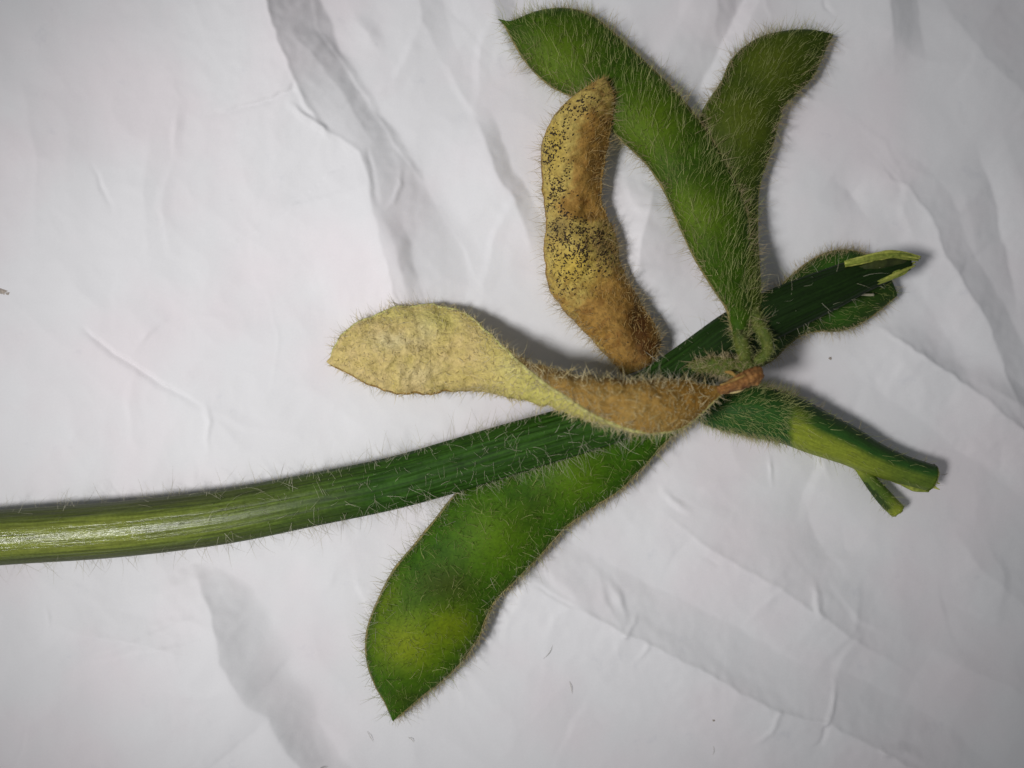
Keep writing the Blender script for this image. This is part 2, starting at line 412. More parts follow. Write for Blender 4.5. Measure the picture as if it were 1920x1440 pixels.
# ------------------------------------------------------------------ plant builders
def tube(name, rows, mat, parent, N=60, M=24, flute=0.0, flute_u=None, nfl=9, flat=1.0, cap=True, masks=None, wob=0.0):
    """rows: px, py, z, radius -> round stalk; attributes u (along), ring (round), plus masks"""
    rows = np.asarray(rows, float)
    cs = catmull(np.column_stack([rows[:, 0], rows[:, 1], rows[:, 2], rows[:, 3]])[:, [0, 1]], N)
    # resample z and r with the same parameter
    seg = np.concatenate([[0], np.cumsum(np.linalg.norm(np.diff(rows[:, :2], axis=0), axis=1))]); seg /= seg[-1]
    uu = np.linspace(0, 1, N)
    full = catmull(np.column_stack([seg * 1000, 0 * seg, rows[:, 2], rows[:, 3]]), N * 4)
    z = np.interp(uu, full[:, 0] / 1000, full[:, 2]); r = np.maximum(np.interp(uu, full[:, 0] / 1000, full[:, 3]), 0.4)
    Cc = P2W(cs[:, 0], cs[:, 1], z)
    r = r * (CAM_H - z) / CAM_H
    T = unit(np.gradient(Cc, axis=0))
    up = np.array([0, 0, 1.0])
    A = unit(np.cross(T, up)); B = np.cross(A, T)
    ph = np.linspace(0, 2 * np.pi, M, endpoint=False)
    if flute_u is not None: flute = flute * np.interp(uu, *flute_u)[:, None]
    rr = r[:, None] * (1 + flute * np.cos(nfl * ph[None, :] + 1.3 * np.sin(uu * 3)[:, None]) * 0.5 + flute * 0.6 * np.cos((nfl * 2 + 3) * ph[None, :] + 1))
    if wob:
        rr = rr * (1 + wob * gnoise(uu[:, None] * 14 + 0 * ph, np.cos(ph)[None, :] * 1.5 + 3 + 0 * uu[:, None], 31))
    V = Cc[:, None] + A[:, None] * (rr * np.cos(ph))[..., None] + B[:, None] * (rr * flat * np.sin(ph))[..., None]
    faces = grid_faces(N, M)
    verts = V.reshape(-1, 3)
    px = np.repeat(cs[:, 0], M) ; 
    f = CAM_H / (CAM_H - verts[:, 2]); PX = verts[:, 0] * f + 960; PY = 720 - verts[:, 1] * f
    U = np.repeat(uu, M); R = np.tile(ph / (2 * np.pi), N)
    at = {'u': U, 'ring': np.abs(R - 0.75) * 2}
    for k, fn in (masks or {}).items():
        at[k] = fn(PX, PY, U, np.tile(np.cos(ph), N))
    if cap:
        c0 = len(verts)
        verts = np.vstack([verts, Cc[0], Cc[-1]])
        j = np.arange(M); j2 = (j + 1) % M
        e0 = np.stack([np.full(M, c0), j, j2, j2], -1); e1 = np.stack([np.full(M, c0 + 1), (N - 1) * M + j2, (N - 1) * M + j, (N - 1) * M + j], -1)
        at = {k: np.concatenate([v, v[:1], v[-1:]]) for k, v in at.items()}
        tri = np.vstack([e0, e1])[:, :3]
        allf = np.vstack([faces[:, [0, 1, 2]], faces[:, [0, 2, 3]], tri])
    else:
        allf = faces
    o = mesh_obj(name, verts, allf, mat, parent, at)
    return o, dict(V=V, T=T, N=N, M=M, C=Cc)

def hairs(name, surf, mat, parent, density, length, r0, lean=0.5, rand=0.5, weight=None, curl=0.35, seed=1, bias=None, gap=0.0):
    """fine tapered hairs scattered over a built surface; one object of uncountable hairs"""
    V = surf['V']; N, M = V.shape[:2]
    g = np.random.default_rng(seed)
    Vn = np.roll(V, -1, axis=1)
    a = V[:-1]; b = V[1:]; c = Vn[1:]; d = Vn[:-1]
    nrm = np.cross(c - a, b - d)
    area = 0.5 * np.linalg.norm(nrm, axis=-1)
    nrm = unit(nrm)
    # outward
    cen = surf['C'][:-1, None]
    mid = (a + b + c + d) / 4
    sgn = np.sign(np.sum(nrm * (mid - cen), -1)); sgn[sgn == 0] = 1
    nrm = nrm * sgn[..., None]
    tang = np.repeat(surf['T'][:-1, None], M, 1)
    w = area.copy()
    if weight is not None:
        ww = weight(surf)
        w = w * ww
    n = int(w.sum() * density)
    if n < 1: return None
    idx = g.choice(w.size, n, p=(w / w.sum()).ravel())
    i, j = np.unravel_index(idx, w.shape)
    s = g.random((n, 1)); t = g.random((n, 1))
    P = (a[i, j] * (1 - s) + b[i, j] * s) * (1 - t) + (d[i, j] * (1 - s) + c[i, j] * s) * t
    Nn = nrm[i, j]; Tt = tang[i, j]
    rv = unit(g.normal(size=(n, 3)))
    Nl = Nn * g.uniform(0.35, 1.2, (n, 1))
    D = unit(Nl + lean * Tt * g.uniform(0.3, 1.4, (n, 1)) + rand * rv + (0 if bias is None else np.asarray(bias)))
    # never into the surface
    dn = np.sum(D * Nn, -1, keepdims=True)
    D = unit(D + Nn * np.maximum(0, 0.12 - dn))
    Bd = unit(np.cross(D, unit(g.normal(size=(n, 3))))) * 0.8 + np.array([0, 0, -0.25])
    Ls = (length[0] + (length[1] - length[0]) * g.random((n, 1)) ** 1.6) * (0.7 + 0.6 * g.random((n, 1)))
    cu = 1.5 * curl * g.uniform(0.1, 1.0, (n, 1))
    K = 5
    st = np.linspace(0, 1, K)
    ctr = np.stack([P - Nn * 0.6 + D * Ls * q + Bd * Ls * cu * q * q for q in st], 1)     # n,K,3
    floor = paper_z(ctr[..., 0], ctr[..., 1]) + 1.0
    ctr[..., 2] = np.maximum(ctr[..., 2], floor)
    rad = r0 * g.uniform(0.7, 1.25, (n, 1)) * np.array([1.0, 0.92, 0.75, 0.5, 0.12])[None]
    A = unit(np.cross(D, rv + 0.01)); B = np.cross(D, A)
    ang = np.array([0, 2 * np.pi / 3, 4 * np.pi / 3])
    ring = A[:, None, None] * np.cos(ang)[None, None, :, None] + B[:, None, None] * np.sin(ang)[None, None, :, None]
    vv = ctr[:, :, None] + ring * rad[:, :, None, None]
    verts = vv.reshape(-1, 3)
    base = (np.arange(n) * K * 3)[:, None, None]
    k = np.arange(K - 1)[None, :, None] * 3; q = np.arange(3)[None, None, :]; q2 = (q + 1) % 3
    F = np.stack([base + k + q, base + k + q2, base + k + 3 + q2, base + k + 3 + q], -1).reshape(-1, 4)
    o = mesh_obj(name, verts, F, mat, parent, {'shade': np.repeat(g.random(n), K * 3)}, smooth=False)
    o['kind'] = 'stuff'
    return o

def blob(x0, y0, r, ry=None, amp=1.0, rot=0.0):
    def f(PX, PY):
        a = math.radians(rot); dx = PX - x0; dy = PY - y0
        x = dx * math.cos(a) + dy * math.sin(a); y = -dx * math.sin(a) + dy * math.cos(a)
        return amp * np.exp(-((x / r) ** 2 + (y / (ry or r)) ** 2))
    return f
def blobs(*bs):
    return lambda PX, PY, *k: np.clip(sum(b(PX, PY) for b in bs), 0, 1)

def firm(fn):
    return lambda PX, PY, *k: np.clip((fn(PX, PY) + 0.3 * gnoise(PX / 13, PY / 13, 19) + 0.25 * gnoise(PX / 5, PY / 5, 23) - 0.27) / 0.36, 0, 1)

def pod(name, st, zc, tk, mat, parent, seeds=(), masks=None, N=150, M=56, tilt=None, wrinkle=0.0, wscale=40, wseed=1, sharp=0.72, centre=False):
    """flattened pod. st rows: left edge x,y and right edge x,y from stalk end to beak (traced outline),
    or, if centre, centre x,y, half width. zc, tk, tilt: control values along the pod."""
    st = np.asarray(st, float); K = len(st)
    uu = np.linspace(0, 1, N)
    if centre:
        cs = catmull(st[:, :2], N)
        seg = np.concatenate([[0], np.cumsum(np.linalg.norm(np.diff(st[:, :2], axis=0), axis=1))]); seg /= seg[-1]
    else:
        q = catmull(st, N); Lp, Rp = q[:, :2], q[:, 2:4]
        cc = (st[:, :2] + st[:, 2:4]) / 2
        sl = 0.5 * np.linalg.norm(np.diff(st[:, :2], axis=0), axis=1) + 0.5 * np.linalg.norm(np.diff(st[:, 2:4], axis=0), axis=1)
        seg = np.concatenate([[0], np.cumsum(sl)]); seg /= seg[-1]
    def along(v):
        v = np.asarray(v, float)
        if len(v) == K: xk = seg
        else: xk = np.linspace(0, 1, len(v))
        m = np.zeros_like(v); d = np.diff(v) / np.diff(xk)
        m[1:-1] = np.where(d[:-1] * d[1:] > 0, 2 * d[:-1] * d[1:] / (d[:-1] + d[1:] + 1e-12), 0); m[0] = d[0]; m[-1] = d[-1]
        i = np.clip(np.searchsorted(xk, uu, side='right') - 1, 0, len(v) - 2)
        h = xk[i + 1] - xk[i]; t = (uu - xk[i]) / h
        return (2*t**3-3*t**2+1)*v[i] + (t**3-2*t**2+t)*h*m[i] + (-2*t**3+3*t**2)*v[i+1] + (t**3-t**2)*h*m[i+1]
    z = along(zc)
    th = np.radians(along(tilt)) if tilt is not None else np.zeros(N)
    if centre:
        Cc = P2W(cs[:, 0], cs[:, 1], z); w = along(st[:, 2]) * (CAM_H - z) / CAM_H
        T = unit(np.gradient(Cc, axis=0)); A = unit(np.cross(T, [0, 0, 1.0]))
    else:
        Lw = P2W(Lp[:, 0], Lp[:, 1], z); Rw = P2W(Rp[:, 0], Rp[:, 1], z)
        Cc = (Lw + Rw) / 2; A = unit(Lw - Rw); w = np.linalg.norm(Lw - Rw, axis=1) / 2
        T = unit(np.gradient(Cc, axis=0))
    w = np.maximum(w, 0.5)
    Up = np.array([0, 0, 1.0])
    ax = A * np.cos(th)[:, None] + Up * np.sin(th)[:, None]
    nn = -A * np.sin(th)[:, None] + Up * np.cos(th)[:, None]
    wm = w.max()
    tt = along(tk) * np.clip(w / (0.75 * wm), 0, 1) ** 0.7
    tt = np.minimum(tt, w * 1.0)
    # edge points are denser near the sutures
    ph = np.linspace(0, 2 * np.pi, M, endpoint=False)
    x = np.cos(ph); y = np.sign(np.sin(ph)) * np.abs(1 - x * x) ** sharp
    V = Cc[:, None] + ax[:, None] * (w[:, None] * x)[..., None] + nn[:, None] * (tt[:, None] * y)[..., None]
    f = CAM_H / (CAM_H - V[..., 2]); PX = V[..., 0] * f + 960; PY = 720 - V[..., 1] * f
    seedm = np.zeros((N, M))
    for sx, sy, sr, amp in seeds:
        if centre:
            b = np.exp(-(((uu[:, None] - sx) / sr) ** 2 + ((x[None] - sy) / 0.62) ** 2))
        else:
            b = np.exp(-((((V[..., 0] * f + 960) - sx) ** 2 + ((720 - V[..., 1] * f) - sy) ** 2) / sr ** 2))
        V = V + nn[:, None] * (np.sign(np.sin(ph))[None] * np.abs(np.sin(ph))[None] ** 0.5 * b * amp)[..., None]
        if amp > 0: seedm = np.maximum(seedm, b)
    if wrinkle:
        nz = gnoise(PX / wscale + 7, PY / wscale + 3 + 5 * (np.sin(ph) < 0)[None], 40 + wseed) + 0.5 * gnoise(PX / (wscale * .42), PY / (wscale * .42), 60 + wseed)
        nz = nz + 0.55 - 1.5 * np.abs(gnoise(PX / (wscale * .8) + 2, PY / (wscale * .8), 80 + wseed)) - 0.5 * np.abs(gnoise(PX / (wscale * .33), PY / (wscale * .33) + 4, 90 + wseed))
        side = nn[:, None] * np.sin(ph)[None, :, None] + ax[:, None] * np.cos(ph)[None, :, None] * 0.4
        V = V + side * (nz * wrinkle * np.clip(w / wm, 0, 1)[:, None])[..., None]
    V = V.copy(); V[..., 2] = np.maximum(V[..., 2], paper_z(V[..., 0], V[..., 1]) + 0.3)
    at = {'u': np.repeat(uu, M), 'v': np.tile(x, N), 'ring': np.tile(ph / 6.2832, N), 'seed': seedm.ravel(),
          'rim': np.tile(np.clip((np.abs(x) - 0.86) / 0.14, 0, 1), N)}
    for k, fn in (masks or {}).items():
        top = np.tile((np.sin(ph) > -0.15).astype(float), N) if not centre else 1.0
        at[k] = fn(PX.ravel(), PY.ravel(), at['u'], at['v'], ph) * top if not centre else fn(PX.ravel(), PY.ravel(), at['u'], at['v'], np.tile(ph, N))
    verts = V.reshape(-1, 3); F = grid_faces(N, M)
    # close both ends
    c0 = len(verts); verts = np.vstack([verts, V[0].mean(0), V[-1].mean(0) + T[-1] * 1.0])
    j = np.arange(M); j2 = (j + 1) % M
    tri = np.vstack([np.stack([np.full(M, c0), j, j2], -1), np.stack([np.full(M, c0 + 1), (N - 1) * M + j2, (N - 1) * M + j], -1)])
    at = {k: np.concatenate([v, v[:1], v[-1:]]) for k, v in at.items()}
    o = mesh_obj(name, verts, np.vstack([F[:, [0, 1, 2]], F[:, [0, 2, 3]], tri]), mat, parent, at)
    return o, dict(V=V, T=T, N=N, M=M, C=Cc, w=w, ph=ph, x=x, A=ax, nn=nn, PX=PX, PY=PY)

def suture(podobj, S_, mat, sides=(1, -1), r=3.2, name='suture', i0=2, i1=None):
    """raised seam along the edge of the pod"""
    out = []
    for sd in sides:
        j = 0 if sd > 0 else S_['M'] // 2
        Pl = S_['V'][i0:i1 or S_['N'] - 1:1, j]
        n = len(Pl); T = unit(np.gradient(Pl, axis=0)); A = S_['A'][i0:i0 + n]; B = S_['nn'][i0:i0 + n]
        M = 8; ph = np.linspace(0, 2 * np.pi, M, endpoint=False)
        rr = r * (1 + 0.35 * gnoise(np.arange(n) / 5.0, np.zeros(n) + sd, 9)) * np.clip(S_['w'][i0:i0 + n] / 14, 0.25, 1)
        V = Pl[:, None] - A[:, None] * sd * r * 0.45 + A[:, None] * (rr[:, None] * np.cos(ph))[..., None] + B[:, None] * (rr[:, None] * 1.1 * np.sin(ph))[..., None]
        V[..., 2] = np.maximum(V[..., 2], paper_z(V[..., 0], V[..., 1]) + 0.4)
        o = mesh_obj(name, V.reshape(-1, 3), grid_faces(n, M), mat, podobj, {'u': np.repeat(np.linspace(0, 1, n), M), 'ring': np.tile(ph / 6.28, n)})
        out.append((o, dict(V=V, T=T, N=n, M=M, C=Pl - A * sd * 6)))
    return out

# hair weights
def w_edges(surf, p=3.0):
    x = surf['x']; return np.tile(np.abs(x) ** p, (surf['N'] - 1, 1))
def w_top(surf):
    ph = surf['ph']; return np.tile(np.where(np.sin(ph) > -0.25, 1.0, 0.15), (surf['N'] - 1, 1))

# ------------------------------------------------------------------ plant materials
G_DARK = srgb(40, 80, 22); G_MID = srgb(62, 106, 26); G_SEED = srgb(126, 152, 30)
m_podA = tissue('green_pod', srgb(46, 72, 12), [('seed', srgb(88, 112, 22)), ('dark', srgb(36, 56, 12)), ('rim', srgb(60, 76, 24))], vary=srgb(60, 90, 14), namt=0.2, sss=0.1, rough=0.6, spec=0.1, bscale=1700, bump=0.5, bdist=1e-4)
m_podB = tissue('olive_pod', srgb(48, 64, 14), [('seed', srgb(78, 90, 22)), ('rim', srgb(46, 58, 18))], vary=srgb(60, 76, 16), namt=0.2, rough=0.6, spec=0.1, bscale=1700, bump=0.5, bdist=1e-4)
m_podC = tissue('bright_green_pod', srgb(44, 78, 10), [('seed', srgb(82, 113, 16)), ('yellow', srgb(122, 134, 20)), ('dark', srgb(58, 72, 16)), ('rim', srgb(54, 76, 22))], vary=srgb(60, 98, 14), namt=0.19, sss=0.1, rough=0.6, spec=0.1, bscale=1700, bump=0.5, bdist=1e-4)
m_podE = tissue('shaded_green_pod', srgb(37, 60, 17), [('seed', srgb(52, 88, 24)), ('rim', srgb(56, 72, 28))], vary=srgb(43, 69, 19), namt=0.18, rough=0.65, spec=0.15)  # greens darkened to carry the shade under the stem end
m_tan = tissue('dry_tan_pod', srgb(196, 178, 106), [('brown', srgb(158, 124, 62)), ('pale', srgb(216, 204, 156)), ('lime', srgb(192, 186, 100)), ('rust', srgb(150, 108, 38)), ('painted_shade', srgb(96, 78, 46))], vary=srgb(206, 184, 126),
               nscale=520, namt=0.2, fine=2200, rough=0.7, bump=1.0, bdist=3.2e-4, spec=0.18)
m_spk = tissue('dry_speckled_pod', srgb(188, 168, 92), [('brown', srgb(154, 118, 56)), ('rustdot', srgb(122, 84, 36)), ('dark', srgb(78, 48, 16)), ('gold', srgb(186, 160, 66)), ('ash', srgb(116, 100, 62))], vary=srgb(170, 146, 76),
               nscale=520, namt=0.3, fine=2400, rough=0.66, bump=1.0, bdist=2.4e-4, spec=0.2)
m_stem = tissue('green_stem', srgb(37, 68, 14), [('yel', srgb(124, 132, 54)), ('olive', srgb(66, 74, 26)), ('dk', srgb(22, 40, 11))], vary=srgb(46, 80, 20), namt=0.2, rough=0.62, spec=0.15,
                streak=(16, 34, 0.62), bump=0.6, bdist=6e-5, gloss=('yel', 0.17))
m_pet = tissue('green_petiole', srgb(40, 78, 26), [('yel', srgb(132, 144, 44)), ('dk', srgb(34, 56, 20))], vary=srgb(48, 88, 30), namt=0.18, rough=0.55, spec=0.25, streak=(8, 30, 0.26), bump=0.4)
m_ped = tissue('green_pedicel', srgb(76, 94, 34), [('dk', srgb(48, 54, 24))], vary=srgb(98, 104, 44), nscale=1600, namt=0.35, rough=0.6, spec=0.2, bump=1.0, bdist=1.5e-4)
m_cut = tissue('cut_flesh', srgb(182, 184, 92), vary=srgb(150, 158, 66), nscale=2200, namt=0.3, rough=0.6, bump=0.8, bdist=1e-4)
m_fibre = tissue('torn_fibre', srgb(166, 174, 78), vary=srgb(124, 140, 52), nscale=1500, namt=0.3, rough=0.55, bump=0.8, bdist=1e-4, streak=(2, 9, 0.35))
m_core = tissue('dark_core_tissue', srgb(40, 48, 18), vary=srgb(64, 72, 30), namt=0.2, rough=0.6)
m_rust = tissue('brown_stalk', srgb(122, 78, 38), vary=srgb(160, 116, 64), nscale=1500, namt=0.35, rough=0.6, bump=0.9, bdist=1.6e-4, streak=(2, 9, 0.45))
m_seam_g = tissue('green_seam', srgb(70, 88, 34), vary=srgb(112, 110, 58), nscale=1400, namt=0.25, rough=0.6)
m_seam_t = tissue('tan_seam', srgb(146, 130, 80), vary=srgb(86, 96, 44), nscale=1100, namt=0.3, rough=0.7)
m_seam_d = tissue('dry_seam', srgb(160, 130, 68), vary=srgb(122, 92, 42), nscale=1500, namt=0.3, rough=0.7)
m_seam_l = tissue('lime_seam', srgb(196, 196, 126), vary=srgb(168, 160, 92), nscale=1500, namt=0.25, rough=0.7)
m_speck = tissue('black_speck', srgb(38, 30, 18), vary=srgb(58, 44, 24), namt=0.2, rough=0.6)

sprig = bpy.data.objects.new('soybean_sprig', None)
sprig.empty_display_size = 0.01
scn.collection.objects.link(sprig)
sprig['label'] = 'cut hairy soybean sprig with green and dry brown pods on white paper'
sprig['category'] = 'plant sprig'

# ------------------------------------------------------------------ main stem
stem_rows = [(-420, 1040, 53, 52), (-200, 1026, 53, 52), (0, 1008, 53, 51.5), (215, 993, 53, 52), (412, 970, 54, 51), (582, 938, 57, 49), (733, 907, 64, 48), (862, 871, 80, 48),
             (951, 844, 93, 47), (1084, 805, 104, 45), (1150, 781, 106, 46), (1230, 735, 106, 47), (1300, 688, 106, 48), (1380, 628, 108, 46), (1440, 594, 110, 44),
             (1500, 566, 110, 42), (1560, 540, 106, 38), (1610, 518, 102, 33), (1660, 502, 98, 26), (1700, 491, 94, 17)]
stem_masks = {
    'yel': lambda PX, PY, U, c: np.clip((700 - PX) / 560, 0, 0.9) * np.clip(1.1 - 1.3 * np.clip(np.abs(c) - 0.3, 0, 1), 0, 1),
    'olive': lambda PX, PY, U, c: np.clip((750 - PX) / 400, 0, 1) * np.clip((np.abs(c) - 0.5) / 0.3, 0, 1) * 0.95,
    'dk': lambda PX, PY, U, c: np.clip((PX - 1150) / 250, 0, 0.9) + 0 * U,  # far end: darker green, with its deep shade painted in too
}
stem, S_stem = tube('main_stem', stem_rows, m_stem, sprig, N=340, M=96, flute=0.026, flute_u=([0, 0.3, 0.45, 0.6, 0.75, 1], [0.25, 0.3, 0.7, 1.7, 1.7, 1.2]), nfl=11, masks=stem_masks)
stem['label'] = 'long fluted green stem, yellowish and shiny at the left'
def w_stem(surf):
    C_ = surf['C'][:-1]; x = C_[:, 0] + 960
    dens = np.interp(x, [-300, 0, 400, 700, 900, 1150, 1260, 1600], [0.16, 0.22, 0.4, 0.8, 1.0, 0.8, 0.35, 0.12])
    n = surf['V'][:-1] - C_[:, None]; s = np.abs(unit(n)[..., 2])
    side = np.where(n[..., 2] < -20, 0.5, 1.0) * (0.35 + 0.65 * (1 - s)) * np.where((x[:, None] < 420) & (s > 0.55), 0.15, 1.0)
    return dens[:, None] * side
hairs('hair', S_stem, H_GREY, stem, 0.01228, (14, 45.4), 0.302, lean=0.15, rand=0.55, weight=w_stem, seed=11, curl=0.5)

# torn fibres at the far end of the stem
def sliver(name, rows, mat, parent, thick=0.45, seed=0, tip=True):
    o, s_ = tube(name, rows, mat, parent, N=40, M=14, flat=thick, wob=0.25, cap=True)
    return o, s_
g_ = np.random.default_rng(4)
for path, nst, wd in (([(1584, 494, 130, 1.2), (1612, 489, 134, 1), (1640, 482, 132, 1), (1668, 479, 126, 1), (1696, 480, 118, 1), (1722, 485, 106, .5)], 7, 6.0),
                      ([(1632, 530, 116, 1.0), (1652, 523, 120, 1), (1676, 514, 118, 1), (1696, 505, 112, 1), (1710, 497, 104, .5)], 6, 7.0)):
    for k_ in range(nst):
        off = (k_ / (nst - 1) - 0.5) * 2 * wd; cut = g_.uniform(-6, 6)
        rows_ = [(x_ + cut * (i_ == len(path) - 1) + g_.normal() * 0.8, y_ + off * min(1, 0.35 + 0.65 * math.sin(math.pi * (i_ + 0.35) / len(path))) + g_.normal() * 0.7, z_ - abs(off) * 0.4 + g_.normal(), q_ * g_.uniform(2.0, 3.4))
                 for i_, (x_, y_, z_, q_) in enumerate(path)]
        sliver('torn_fibre', rows_, m_fibre if k_ % 3 else m_cut, stem, 0.6)
sliver('dark_core', [(1606, 505, 128, 3), (1640, 497, 128, 9), (1680, 489, 118, 9), (1706, 487, 106, 5)], m_core, stem, 0.5)  # solid dark core standing for the hollow of the cut end

# ------------------------------------------------------------------ petiole at the lower right
pet_rows = [(1300, 752, 58, 24), (1345, 765, 54, 38), (1410, 770, 50, 49), (1472, 784, 49, 47), (1531, 810, 47, 42.5), (1588, 834, 45, 37), (1631, 856, 45, 32), (1684, 877, 46, 27.5), (1747, 896, 48, 25)]
pet_masks = {
    'yel': lambda PX, PY, U, c: np.clip(np.clip((PX - 1478 - 8 * gnoise(PX / 9, PY / 9, 2)) / 14, 0, 1) * np.clip((c * -1 + 0.25) / 0.35, 0, 1) * (0.95 - 0.55 * np.clip((PX - 1600) / 100, 0, 1)) +
                                        np.clip((PX - 1478) / 14, 0, 1) * np.exp(-((PX - 1500) / 22) ** 2) * 0.5 * (c < 0.8), 0, 1),
    'dk': lambda PX, PY, U, c: np.clip((c - 0.45) / 0.4, 0, 0.9) * np.clip((PX - 1380) / 80, 0, 1),
}
# which side is lower in the picture: decided by PY below the axis
def pet_side(fn):
    def g(PX, PY, U, c):
        xs_ = np.array([r[0] for r in pet_rows]); ys_ = np.array([r[1] for r in pet_rows]); rs_ = np.array([r[3] for r in pet_rows])
        cc = -(PY - np.interp(PX, xs_, ys_)) / np.interp(PX, xs_, rs_)     # +1 upper edge, -1 lower edge
        return fn(PX, PY, U, cc)
    return g
petiole, S_pet = tube('petiole', pet_rows, m_pet, sprig, N=150, M=48, flute=0.02, nfl=7, masks={k: pet_side(v) for k, v in pet_masks.items()})
petiole['label'] = 'short cut green leaf stalk with a yellow green patch at the lower right'
def w_pet(surf):
    x = surf['C'][:-1, 0] * CAM_H / (CAM_H - 64) + 960
    d = np.where(x < 1480, 1.0, np.interp(x, [1480, 1540, 1720], [0.30, 0.10, 0.05]))
    return np.repeat(d[:, None], surf['M'], 1)
hairs('hair', S_pet, H_GREEN, petiole, 0.036, (8.4, 28.1), 0.326, lean=0.75, rand=0.45, weight=w_pet, seed=12)
hairs('hair', S_pet, H_TAN, petiole, 0.034, (8.4, 23.8), 0.34, lean=0.4, rand=0.6, weight=lambda s: w_pet(s) * (np.abs(unit(s['V'][:-1] - s['C'][:-1, None])[..., 2]) < 0.55), seed=13)
# cut faces
def cut_face(parent, cx, cy, z, r, rz, ang, name='cut_face', flat=1.0):
    """ragged disc that closes a cut stalk; ang: direction of the stalk in the picture"""
    g = np.random.default_rng(int(cx)); n, k = 22, 5
    d = np.array([math.cos(ang), -math.sin(ang), 0]); a = np.array([math.sin(ang), math.cos(ang), 0]); up = np.array([0, 0, 1.0])
    c = P2W(cx, cy, z)
    ph = np.linspace(0, 2 * np.pi, n, endpoint=False)
    rows = []
    for q in range(k):
        f = q / (k - 1)
        jit = g.uniform(-1.3, 1.6, n) * (f > 0) + 2.0
        if q == k - 1: jit = np.full(n, -4.0)
        rr = (0.02 + f) * (1.04 if q < k - 1 else 1.02) * (1 + 0.05 * g.normal(size=n))
        rows.append(c + d * jit[:, None] + a * (r * rr * np.cos(ph))[:, None] + up * (rz * rr * np.sin(ph))[:, None])
    V = np.array(rows)
    return mesh_obj(name, V.reshape(-1, 3), grid_faces(k, n), m_cut, parent)
cut_face(petiole, 1748, 896.5, 48, 25, 25, math.atan2(19, 63))
sliver('torn_strip', [(1576, 862, 40, 2), (1600, 872, 38, 6), (1640, 886, 38, 7), (1680, 898, 38, 8), (1712, 910, 38, 10), (1742, 917, 40, 7)], m_fibre, petiole, 0.6)
sliver('torn_strip', [(1600, 866, 52, 1), (1640, 879, 54, 3.2), (1690, 893, 54, 3.6), (1738, 909, 50, 2)], m_cut, petiole, 0.6)
for k_, (dx_, dy_, L_) in enumerate([(4, -14, 9), (6, -4, 7), (5, 6, 11), (2, 13, 8), (6, 17, 10), (3, -20, 6)]):
    sliver('torn_fibre', [(1738 + dx_, 895 + dy_, 52 - abs(dy_) * 0.3, 2.4), (1746 + dx_, 897 + dy_, 52 - abs(dy_) * 0.3, 2.2), (1746 + dx_ + L_, 898 + dy_ + 0.3 * L_, 51, 0.8)], m_cut, petiole, 0.6)
twig, S_tw = tube('split_twig', [(1606, 876, 38, 5), (1624, 892, 36, 11), (1644, 916, 34, 14), (1664, 939, 34, 15), (1684, 959, 36, 14)], m_pet, petiole, N=50, M=20, flute=0.06, nfl=5,
                  masks={'yel': lambda PX, PY, U, c: np.clip(np.exp(-(U / 0.18) ** 2) + 0.8 * np.exp(-((U - 1) / 0.22) ** 2) + 0.25, 0, 1),
                         'dk': lambda PX, PY, U, c: 0.8 * ((PX - 1606) * 0.72 - (PY - 876) * 0.69 < -6) * (U > 0.25) * (U < 0.85)})
hairs('hair', S_tw, H_GREEN, petiole, 0.017, (5.6, 17.3), 0.34, seed=14)
cut_face(petiole, 1683, 958, 36, 14.5, 12.5, math.atan2(20, 20))

# ------------------------------------------------------------------ pods
sets = []
# pod lying under the stem at the far end
st = [(1380, 660, 1418, 690), (1400, 615, 1450, 674), (1440, 565, 1480, 645), (1475, 525, 1505, 628), (1510, 495, 1535, 621), (1545, 476, 1575, 620), (1585, 469, 1612, 607), (1630, 480, 1645, 585), (1660, 508, 1668, 566), (1680, 549, 1682, 555)]
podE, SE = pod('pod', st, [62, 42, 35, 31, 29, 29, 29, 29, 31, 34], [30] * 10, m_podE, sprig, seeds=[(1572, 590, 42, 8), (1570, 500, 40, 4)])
podE['label'] = 'short dark green pod half hidden under the stem end'
hairs('hair', SE, H_GREEN, podE, 0.00612, (9.8, 28.1), 0.272, weight=w_top, seed=21)
hairs('hair', SE, H_TAN, podE, 0.085, (8.4, 28.1), 0.34, lean=0.2, rand=0.6, weight=lambda s: w_edges(s, 10), seed=22)
hairs('hair', SE, H_FUZZ, podE, 0.01, (7, 18), 0.36, lean=0.9, rand=0.9, weight=w_top, seed=94, curl=0.8)
suture(podE, SE, m_seam_t, r=2.6)
# one long pale hair curled on it
sliver('pale_hair', [(1560, 575, 74, 1.0), (1585, 562, 82, 1.6), (1610, 553, 84, 2.2), (1638, 553, 80, 2.4)], H_GREY, podE, 1.0)

# large pod at the bottom
st = [(1190, 745, 1300, 790), (1120, 775, 1250, 828), (1050, 805, 1209, 873), (980, 840, 1164, 918), (915, 880, 1111, 953), (862, 918, 1062, 989), (818, 971, 1010, 1045), (778, 1020, 964, 1091),
      (738, 1069, 929, 1127), (709, 1125, 911, 1162), (690, 1175, 898, 1195), (686, 1220, 871, 1235), (692, 1255, 836, 1270), (706, 1290, 796, 1302), (722, 1318, 760, 1333), (735, 1350, 738, 1352)]
podC, SC = pod('pod', st, [50, 44, 38, 34, 31, 31, 31, 31, 31, 31, 30, 28, 26, 22, 18, 14], [28] * 16, m_podC, sprig,
               seeds=[(785, 1190, 72, 8), (925, 1005, 66, 9), (1075, 890, 55, 8)],
               masks={'yellow': blobs(blob(762, 1205, 56, 46, .8), blob(850, 1172, 44, 36, .55), blob(720, 1120, 25, 40, .4, 20)),
                      'dark': blobs(blob(825, 1092, 52, 34, .75, -20), blob(870, 1110, 40, 30, .5), blob(760, 1310, 40, 22, .55), blob(1000, 955, 30, 50, .4, 40), blob(710, 1168, 6, 3, 1.0))})
